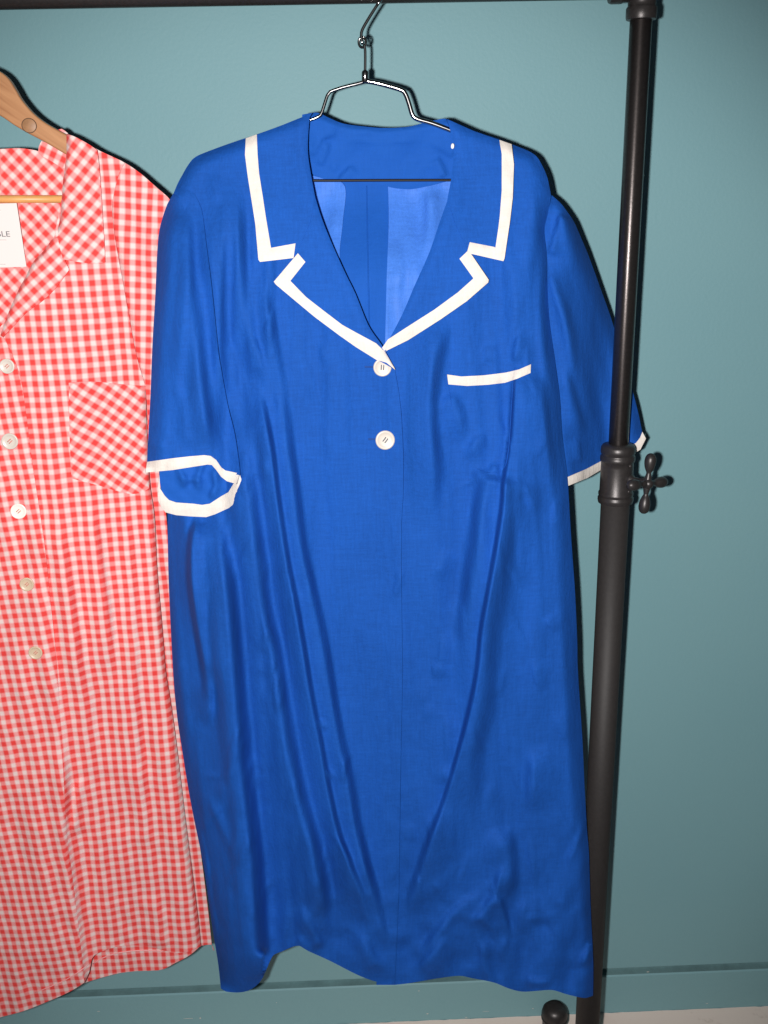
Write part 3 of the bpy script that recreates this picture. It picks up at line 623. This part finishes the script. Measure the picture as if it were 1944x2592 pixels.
ribbon('collar_trim', [(1295, 365), (1301, 416), (1298, 500), (1291, 560), (1285, 600), (1277, 655), (1274, 661), (1182, 640)], [(1264, 354), (1270, 390), (1270, 482), (1265, 548), (1261, 580), (1254, 627), (1251, 625), (1189, 613)], dR, TRIM, bd)
ribbon('lapel_trim', [(1186, 633), (1237, 708), (1236, 715), (1182, 762), (1116, 808), (1033, 861), (976, 889), (962, 895)], [(1163, 655), (1198, 704), (1197, 706), (1159, 740), (1099, 784), (1033, 826), (982, 859), (966, 882)], lambda q: dR(q)-.0006+.004*sm((1010-q[:, 0])/50), TRIM, bd)

# chest pocket
pk_top = [(1132, 948), (1168, 953), (1225, 950), (1281, 943), (1314, 935), (1344, 922)]
ribbon('pocket_trim', pk_top, [(1135, 973), (1182, 977), (1235, 974), (1278, 969), (1308, 959), (1343, 944)], lambda q: front_depth(q)-.004, TRIM, bd)
sheet('chest_pocket', st([(1135, 968), (1182, 972), (1235, 969), (1278, 964), (1298, 958)], 7)+cr([(1298, 958), (1294, 1027), (1286, 1140), (1272, 1190), (1240, 1196), (1200, 1180), (1165, 1130), (1148, 1050), (1135, 968)]), lambda q: front_depth(q)-.0034, BLUE, bd, step=6.5)

# buttons
def button(px, py, rpx, Y, m_, th, parent, rot=0, tilt=(0, 0)):
    c = P(px, py, Y); r = px2m(rpx, px, py, Y); n = Vector((tilt[0], -1, tilt[1]+.0)).normalized()
    b = lathe('button', [(r*.80, -.0008), (r*.97, -.0002), (r, .0006), (r*.97, .0013), (r*.90, .0017), (r*.80, .00155), (r*.70, .0010), (r*.55, .0007), (r*.3, .0006), (.0001, .0006)], c, n, m_, parent, n=40)
    u = Vector((math.cos(rot), 0, math.sin(rot))); v = Vector((-math.sin(rot), 0, math.cos(rot)))
    for s in (-1, 1):
        q = c+n*.0012+v*s*r*.13; tube('thread', [q-u*r*.26-n*.001, q-u*r*.2+n*.0004, q+u*r*.2+n*.0004, q+u*r*.26-n*.001], r*.055, th, b, n=6)
    return b
def fd1(x, y): return float(front_depth(np.array([[x, y]], float))[0])
button(968, 930, 23, fd1(968, 930)-.0065, BTN, THREAD, bd, math.radians(85))
button(975, 1114, 24.5, fd1(975, 1114)-.0065, BTN, THREAD, bd, math.radians(52), (.05, .1))
for x, y in ((934, 928), (943, 1111)):
    ribbon('buttonhole', [(x-11, y-2), (x+12, y-1)], [(x-11, y+3), (x+12, y+3)], front_depth, DARKTH, bd, lift=.0042, per_=4)

# left sleeve
slR = [(462, 478), (492, 490), (511, 535), (523, 630), (536, 740), (549, 867), (560, 935), (577, 1027), (596, 1111), (607, 1199)]
slL = [(440, 488), (428, 508), (419, 528), (404, 580), (398, 640), (393, 750), (386, 870), (381, 996), (376, 1090), (372, 1172)]
SF = [('L', [(480, 500), (489, 545), (494, 661), (503, 788), (516, 915), (526, 985), (534, 1069), (545, 1145)], .011, 13, 50, .15, .15), ('r', [(440, 950), (460, 1010), (468, 1090), (480, 1140)], .004, 18, 12, .3, .2), ('r', [(430, 520), (418, 700), (415, 900)], .004, 30, 30, .3, .3), ('L', [(507, 640), (520, 760), (536, 900), (552, 1020), (566, 1110)], .006, 9, 26, .2, .4), ('r', [(372, 1115), (400, 1128), (424, 1120)], .003, 12, 9, .2, .4)]
_slL = np.array(cr(slL, 20)); _slR = np.array(cr(slR, 20))
def slv(xy):
    y = xy[:, 1]
    Y = Y0-.022-.050*sm((y-470)/350)-.014*sm((y-900)/300)-fold_sum(xy, SF)-swell(xy, .0014, 90, 420, 71)
    Y = Y+edge_round(xy, _slL, 42, .022)-.0045*vnoise(xy[:, 0]/32+.1*y/30, y/420, 33)*sm((y-480)/150)
    d, s_, t = seg_info(xy, _slR); g = sm(d/70)[...]; lift = .004+.013*sm((y-520)/250)
    Y = Y*g+(front_depth(xy)-lift)*(1-g)
    return Y+.003*(1-sm((y-478)/26))
cu_out = [(372, 1169), (436, 1160), (480, 1155), (517, 1152), (533, 1154), (547, 1164), (560, 1183), (571, 1191), (590, 1195), (606, 1199)]
cu_in = [(369, 1196), (436, 1190), (480, 1183), (525, 1176), (536, 1177), (546, 1188), (560, 1207), (574, 1218), (588, 1222), (598, 1226)]
sheet('sleeve', cr([(440, 488), (452, 482), (462, 479), (478, 482), (492, 490)])+cr(slR[1:])+st(list(reversed([(a, b+4) for a, b in cu_out])), 7)+cr(list(reversed(slL))), slv, BLUE, bd, step=7)
def slb(xy):
    return Y0-.058-fold_sum(xy, [('r', [(520, 1160), (500, 1210), (505, 1250)], .006, 10, 8, .2, .3), ('r', [(540, 1180), (546, 1230), (530, 1270)], .007, 8, 12, .2, .3), ('r', [(440, 1200), (475, 1215), (530, 1212)], .004, 7, 9, .3, .3), ('r', [(445, 1180), (462, 1202), (470, 1240)], .005, 10, 8, .2, .3)])-swell(xy, .001, 50, 60, 72)
sheet('sleeve_inside', cr([(404, 1150), (404, 1200), (406, 1230), (417, 1258), (441, 1276), (490, 1280), (512, 1284), (531, 1280), (560, 1262), (579, 1250), (592, 1232), (598, 1200), (598, 1150)])+st([(598, 1150), (404, 1150)], 7), slb, BLUE2, bd, step=6)
def cuff_t(xy):
    return slv(np.clip(xy, None, [600, 1190]))-.001-swell(xy, .0008, 26, 60, 74)
ribbon('sleeve_trim', cu_out, cu_in, cuff_t, TRIM, bd)
lo_out = [(399, 1250), (401, 1268), (408, 1283), (419, 1297), (446, 1304), (480, 1307), (522, 1309), (544, 1302), (579, 1286), (596, 1272), (609, 1245), (615, 1224), (606, 1199)]
lo_in = [(403, 1200), (405, 1236), (417, 1255), (428, 1266), (446, 1272), (490, 1275), (512, 1278), (531, 1275), (560, 1256), (578, 1246), (590, 1226), (595, 1222), (598, 1216)]
def lowb(xy): return Y0-.058-.018*sm((xy[:, 0]-560)/50)-swell(xy, .0008, 24, 60, 73)
ribbon('sleeve_trim', lo_out, lo_in, lowb, TRIM, bd, lift=.003)

# right sleeve (behind the body edge, passing behind the upright)
srO = [(1394, 492), (1417, 512), (1433, 532), (1453, 562), (1470, 600), (1490, 648), (1523, 738), (1545, 800), (1566, 870), (1590, 950), (1612, 1030), (1626, 1095)]
SR = [('R', [(1418, 540), (1402, 590), (1386, 650)], .006, 5, 26, .1, .2), ('L', [(1392, 655), (1417, 747), (1446, 840), (1463, 1020)], .008, 10, 34, .2, .4), ('L', [(1432, 921), (1463, 1027), (1486, 1110)], .006, 8, 30, .3, .3), ('L', [(1465, 1105), (1474, 1172)], .004, 4, 20, .3, .2), ('r', [(1440, 700), (1480, 860), (1510, 1040)], .006, 34, 30, .3, .3)]
_srO = np.array(cr(srO, 20))
def slr(xy):
    return Y0-.014+.066*sm((xy[:, 0]-1420)/130)-fold_sum(xy, SR)-swell(xy, .002, 90, 400, 81)-.0042*vnoise((xy[:, 0]-.25*xy[:, 1])/30+30, xy[:, 1]/420, 35)+edge_round(xy, _srO, 36, .018)
sheet('sleeve', cr(srO)+st([(1626, 1095), (1610, 1126), (1576, 1146), (1534, 1166), (1490, 1188), (1436, 1212), (1400, 1225)], 7)+cr([(1400, 1225), (1385, 1100), (1370, 900), (1360, 700), (1365, 560), (1380, 500), (1394, 492)]), slr, BLUE, bd, step=7)
ribbon('sleeve_trim', [(1400, 1228), (1436, 1208), (1485, 1187), (1534, 1161), (1576, 1141), (1610, 1121), (1620, 1108), (1626, 1093)], [(1400, 1250), (1438, 1230), (1487, 1210), (1534, 1182), (1580, 1163), (1621, 1138), (1628, 1124), (1635, 1110)], lambda q: slr(np.clip(q, None, [1612, 1150])), TRIM, bd)

# small bits on the facing
nf = lathe('tag_fastener', [(.0006, 0), (.0016, .0008), (.0021, .002), (.0021, .0045), (.0014, .006), (.0003, .0066)], P(1145, 377, Y0-.045), (.08, -.1, 1), WHITEPL, None, n=16)
tag(nf, 'tiny white plastic tag fastener on the right roll edge of the blue collar', 'tag fastener')

# ------------------------------------------------------------------ gingham dress
gd = empty('gingham_dress', P(60, 420), 'red and white gingham short dress on a wooden hanger at the left', 'dress')
YG = Y0+.004
gside = [(369, 983), (373, 1117), (380, 1226), (391, 1309), (398, 1443), (409, 1569), (420, 1700), (431, 1770), (448, 1894), (468, 2063), (488, 2216), (500, 2310), (509, 2395)]
plk = [(7, 852), (22, 880), (40, 922), (52, 960), (61, 1009), (74, 1110), (87, 1208), (101, 1298), (115, 1400), (127, 1515), (136, 1600), (145, 1696), (156, 1880), (169, 2103), (182, 2210), (194, 2305), (205, 2400), (214, 2487)]
GF = [('L', [(150, 1290), (165, 1400), (190, 1550), (205, 1700), (222, 1800)], .008, 10, 40, .2, .3), ('L', [(235, 1260), (255, 1400), (280, 1560), (292, 1750)], .009, 8, 45, .2, .3),
      ('L', [(320, 1240), (333, 1400), (345, 1560), (352, 1800), (375, 2100), (395, 2250)], .008, 9, 45, .2, .3), ('L', [(160, 1860), (172, 2000), (168, 2110), (185, 2230), (203, 2350), (214, 2470)], .013, 8, 45, .2, 0),
      ('R', [(200, 1960), (185, 2060), (182, 2120)], .006, 5, 20, .2, .2), ('r', [(290, 2080), (310, 2200), (300, 2390)], .010, 45, 40, .3, 0), ('L', [(395, 2250), (415, 2330), (422, 2400)], .006, 9, 30, .3, .1),
      ('r', [(110, 1820), (135, 1806), (150, 1808)], .003, 5, 5, .3, .3), ('r', [(250, 1900), (330, 1960), (400, 1970)], .003, 22, 22, .3, .3), ('r', [(230, 2100), (330, 2120), (420, 2100)], .003, 16, 22, .3, .3),
      ('r', [(360, 1120), (372, 1240)], .004, 12, 8, .3, .3), ('r', [(100, 1420), (95, 1600), (120, 1800)], .006, 40, 30, .3, .3), ('r', [(60, 1900), (90, 2150), (110, 2400)], .008, 60, 50, .3, 0)]
_gs = np.array(gside)
def gfront(xy):
    x, y = xy[:, 0], xy[:, 1]
    return YG-.008-.030*sm((360-x)/260)*sm((y-380)/300)-fold_sum(xy, GF, .6)-swell(xy, .0020, 90, 420, 91)*sm((y-600)/300)-crumple(xy, .0016, 110, 93)*sm((y-1500)/500)
def gback(xy): return YG+.022+.0*xy[:, 0]-swell(xy, .002, 110, 300, 95)
def gfr(xy): return gfront(xy)+edge_round(xy, _gs, 16, .010)
U0 = dict(rot=0, shear=0)
arm = [(282, 470), (284, 520), (289, 588), (300, 655), (311, 715), (329, 816), (344, 896), (369, 983)]
# the viewer's right front panel with raised hem
fo = cr([(253, 384), (256, 444), (262, 552), (262, 640)])
ol = st([(200, 352), (253, 382), (307, 407), (315, 412)], 8)+cr([(315, 412), (298, 450), (284, 520), (289, 588), (300, 655), (311, 715), (329, 816), (344, 896), (369, 983)])+cr(gside)+cr([(509, 2395), (495, 2401), (480, 2408), (455, 2412), (430, 2410), (415, 2406), (380, 2397), (331, 2393), (290, 2398), (250, 2412), (234, 2425), (226, 2460), (214, 2487)])+cr([(x-26, y) for x, y in reversed(plk)])+st([(-19, 850), (60, 760), (130, 640), (160, 480), (180, 360), (200, 352)], 8)
sheet('front_panel', ol, gfr, GING, gd, step=8, uv=dict(rot=.0, off=(.1, .3)))
# viewer's left front panel with the button band
ol = [(-330, 860)]+st([(-330, 860), (-120, 850), (7, 852)], 10)+cr(plk)+cr([(214, 2487), (177, 2510), (121, 2535), (60, 2559), (8, 2573), (-60, 2590), (-200, 2610), (-360, 2600)])+st([(-360, 2600), (-330, 860)], 12)
sheet('front_panel', ol, lambda q: gfront(q)-.0035, GING, gd, step=9, uv=dict(rot=.075, off=(.35, .0)))
# shadowed inside of the back: its hem hangs lower
ol = cr([(-300, 420), (0, 383), (94, 392), (166, 389), (253, 388), (307, 412), (362, 448), (400, 500), (405, 700)])+cr([(405, 700), (398, 983), (403, 1200), (421, 1309), (430, 1500), (445, 1700), (470, 1900), (500, 2100), (525, 2290), (536, 2391), (542, 2406)])+st([(542, 2406), (536, 2391), (520, 2392), (508, 2394)], 6)+cr([(508, 2394), (480, 2418), (443, 2438), (411, 2454), (380, 2457), (347, 2458), (318, 2461), (290, 2466), (226, 2484), (177, 2504), (100, 2520), (-60, 2540), (-340, 2560)])+st([(-340, 2560), (-300, 420)], 14)
sheet('back_panel', ol, gback, GING, gd, step=13, uv=dict(rot=.02, off=(.2, .15)))
hl = cr([(235, 2440), (262, 2424), (300, 2412), (350, 2406), (412, 2408)], 12)
tube('hem_stitching', [Vector(p) for p in PN(np.array(hl), gback(np.array(hl))-.0012)], .0009, STITCH, gd, n=6)
hl = cr([(226, 2440), (190, 2466), (150, 2488), (90, 2512)], 12)
tube('hem_stitching', [Vector(p) for p in PN(np.array(hl), gfront(np.array(hl))-.0052)], .0006, STITCH, gd, n=6)
# yoke inside the neck: bias cut
def gneck(xy): return YG+.012-.022*sm((xy[:, 1]-530)/240)-swell(xy, .0015, 80, 110, 97)
ol = st([(-260, 400), (-60, 378)], 10)+cr([(-60, 378), (0, 377), (47, 375), (82, 379), (100, 384), (140, 400), (170, 412)])+cr([(170, 412), (180, 500), (160, 640), (80, 800), (10, 900)])+st([(10, 900), (-260, 900), (-260, 400)], 14)
sheet('neck_facing', ol, gneck, GING, gd, step=9, uv=dict(rot=.72, off=(0, .2)))
sheet('collar_stand', cr([(105, 357), (118, 362), (150, 376), (172, 386)])+cr([(172, 386), (176, 420), (160, 425), (125, 405), (100, 390), (98, 372), (105, 357)]), lambda q: YG+.010+0*q[:, 0], GING, gd, step=7, uv=dict(rot=-.5))
sheet('collar_stand', cr([(147, 328), (156, 326), (170, 336), (182, 350), (172, 352), (160, 344), (147, 328)]), lambda q: YG+.009+0*q[:, 0], GING, gd, step=6, uv=dict(rot=.5))
groll = [(168, 339), (168, 389), (163, 430), (159, 462), (156, 505), (152, 552), (145, 580), (134, 599), (110, 635), (83, 664), (65, 700), (47, 733), (25, 780), (0, 845)]
def gcol(off):
    r = np.array(cr(groll, 20))
    def fn(xy):
        d, s, t = seg_info(xy, r); return gfront(xy)*.0+YG-.010-.030*sm((360-xy[:, 0])/260)*sm((xy[:, 1]-380)/300)-off+.008*np.clip(1-d/12, 0, 1)**2-swell(xy, .001, 90, 120, 98)
    return fn
sheet('collar', cr([(168, 339), (185, 344), (203, 353), (226, 366), (246, 380)])+cr([(246, 380), (253, 444), (260, 552), (264, 610), (266, 664)])+cr([(266, 664), (240, 667), (213, 665), (185, 661), (159, 656)])+st([(159, 656), (148, 612), (146, 578)], 7)+cr([(146, 578), (152, 552), (156, 505), (159, 462), (163, 430), (168, 389), (168, 339)]), gcol(.013), GING, gd, step=7, uv=dict(rot=-.74, off=(.2, .1)))
sheet('lapel', cr([(147, 600), (152, 625), (163, 655), (174, 680)])+cr([(174, 684), (152, 715), (127, 744), (100, 767), (72, 787), (50, 808), (29, 831), (7, 853)])+cr([(0, 849), (25, 782), (47, 733), (65, 700), (83, 664), (110, 635), (134, 603), (147, 598)]), gcol(.0125), GING, gd, step=7, uv=dict(rot=-.90, off=(.1, .3)))
# sleeve, mostly hidden by the blue one
garm = np.array(cr(arm, 20))
sheet('sleeve', cr([(307, 407), (335, 424), (362, 444), (398, 476), (430, 505), (450, 545), (462, 640), (464, 800), (455, 1000), (430, 1130), (404, 1180)])+st([(404, 1180), (378, 1120), (369, 983)], 8)+cr([(369, 983), (344, 896), (329, 816), (311, 715), (300, 655), (289, 588), (284, 520), (298, 450), (307, 407)]), lambda q: YG-.006-edge_round(q, garm, 20, -.004)-swell(q, .003, 60, 300, 99)-fold_sum(q, [('L', [(385, 520), (392, 620), (398, 740)], .0018, 6, 24, .2, .4)]), GING, gd, step=8, uv=dict(rot=-.10, off=(.45, .2)))
def arc(pts, fn, off, name, par, r, m_):
    q = np.array(cr(pts, 10)); return tube(name, [Vector(p) for p in PN(q, fn(q)-off)], r, m_, par, n=6)
# chest pocket, bias cut
pkt = cr([(174, 969), (230, 966), (290, 971), (369, 978)])+cr([(369, 978), (371, 1100), (377, 1236)])+cr([(377, 1236), (358, 1247), (330, 1250), (289, 1241), (250, 1229), (215, 1220), (181, 1211)])+cr([(181, 1211), (176, 1100), (174, 969)])
sheet('chest_pocket', pkt, lambda q: gfr(q)-.003, GING, gd, step=8, uv=dict(rot=.86, off=(.3, .1)))
def gf1(x, y): return float(gfront(np.array([[x, y]], float))[0])
for (x, y, r, mm) in ((18, 927, 19, BTN), (25, 1117, 21, BTN), (47, 1294, 20, BTNW), (68, 1479, 18, BTNS), (90, 1652, 17.5, BTNS)):
    b_ = button(x, y, r, gf1(x, y)-.0065, mm, THREADR, gd, math.radians(40), (.05, .08))
    if mm is BTNW: b_['label'] = 'glinting white pearly button'

# wooden hanger
wo = empty('wooden_hanger', P(0, 300), 'light brown wooden hanger inside the gingham dress at the left edge', 'clothes hanger')
yb = Y0
upper = cr([(-150, 150), (-70, 158), (-30, 168), (0, 181), (22, 200), (40, 228), (54, 252), (83, 286), (115, 311), (150, 331), (178, 346), (215, 372), (236, 396)], 9)
lower = cr([(232, 408), (205, 412), (168, 392), (108, 357), (72, 338), (36, 317), (0, 293), (-40, 276), (-150, 262)], 9)
pts = [(P(x, y, yb).x, P(x, y, yb).z) for x, y in upper+lower]
body = prism('hanger_arm', pts, yb-.001, yb+.012, WOOD, wo, bevel=.0035)
cpl = P(74, 318, yb-.0012)
lathe('wood_plug', [(.0088, 0), (.0088, .0003), (.0080, .0007), (.0001, .0008)], cpl, (0, -1, 0), PLUG, wo, n=24)
tube('plug_ring', [cpl+Vector((math.cos(a)*.0090, -.0003, math.sin(a)*.0084)) for a in np.linspace(0, 2*math.pi, 33)], .0006, mat('dark_wood_gap', (.10, .05, .025), .7), wo, n=6)
tube('trouser_bar', [P(-200, 503, Y0+.002), P(0, 504, Y0+.002), P(215, 504, Y0+.002)], .0048, WOODD, wo, n=20)

# printed card hanging inside the gingham dress
cy = Y0-.008
card = [P(-70, 517, cy), P(42, 514, cy), P(67, 675, cy), P(-52, 679, cy)]
pc = empty('card_tag', P(0, 600, cy), 'white printed card tag hanging inside the gingham dress under the wooden bar', 'tag')
bm = bmesh.new(); bm.faces.new([bm.verts.new(v) for v in card][::-1]); me = bpy.data.meshes.new('card'); bm.to_mesh(me); bm.free()
co = link('card', me, PAPER, pc, smooth=False); so = co.modifiers.new('thickness', 'SOLIDIFY'); so.thickness = .0006
def text(s, x, y, hpx, wid, par, name):
    cu = bpy.data.curves.new(name, 'FONT'); cu.body = s; cu.size = 1; cu.extrude = 0; cu.align_x = 'RIGHT'
    to = bpy.data.objects.new(name+'_tmp', cu); C.objects.link(to); bpy.context.view_layer.update()
    me = bpy.data.meshes.new_from_object(to.evaluated_get(bpy.context.evaluated_depsgraph_get())); bpy.data.objects.remove(to); bpy.data.curves.remove(cu)
    a = np.array([v.co[:] for v in me.vertices]); hh = a[:, 1].max()-a[:, 1].min(); ww = a[:, 0].max()-a[:, 0].min(); xr = a[:, 0].max(); y0_ = a[:, 1].min()
    for v in me.vertices:
        ty = (v.co.y-y0_)/hh; tx = (v.co.x-xr)/ww
        v.co = P(x+tx*wid-ty*hpx*.16, y-ty*hpx, cy-.0009)
    me.name = name; return link(name, me, INK, par, smooth=False)
text('BLE', 26, 599, 13.5, 34, pc, 'card_lettering')
for (xa, ya, xb) in ((-4, 606.5, 16), (-20, 531, 2), (-20, 668, 14)):
    mk('printed_line', [P(xa, ya, cy-.0009), P(xb, ya, cy-.0009), P(xb+.3, ya+1.6, cy-.0009), P(xa+.3, ya+1.6, cy-.0009)], [(0, 3, 2, 1)], mat('faint_print', (.5, .45, .44)), pc, smooth=False)

S.cycles.max_bounces = 6
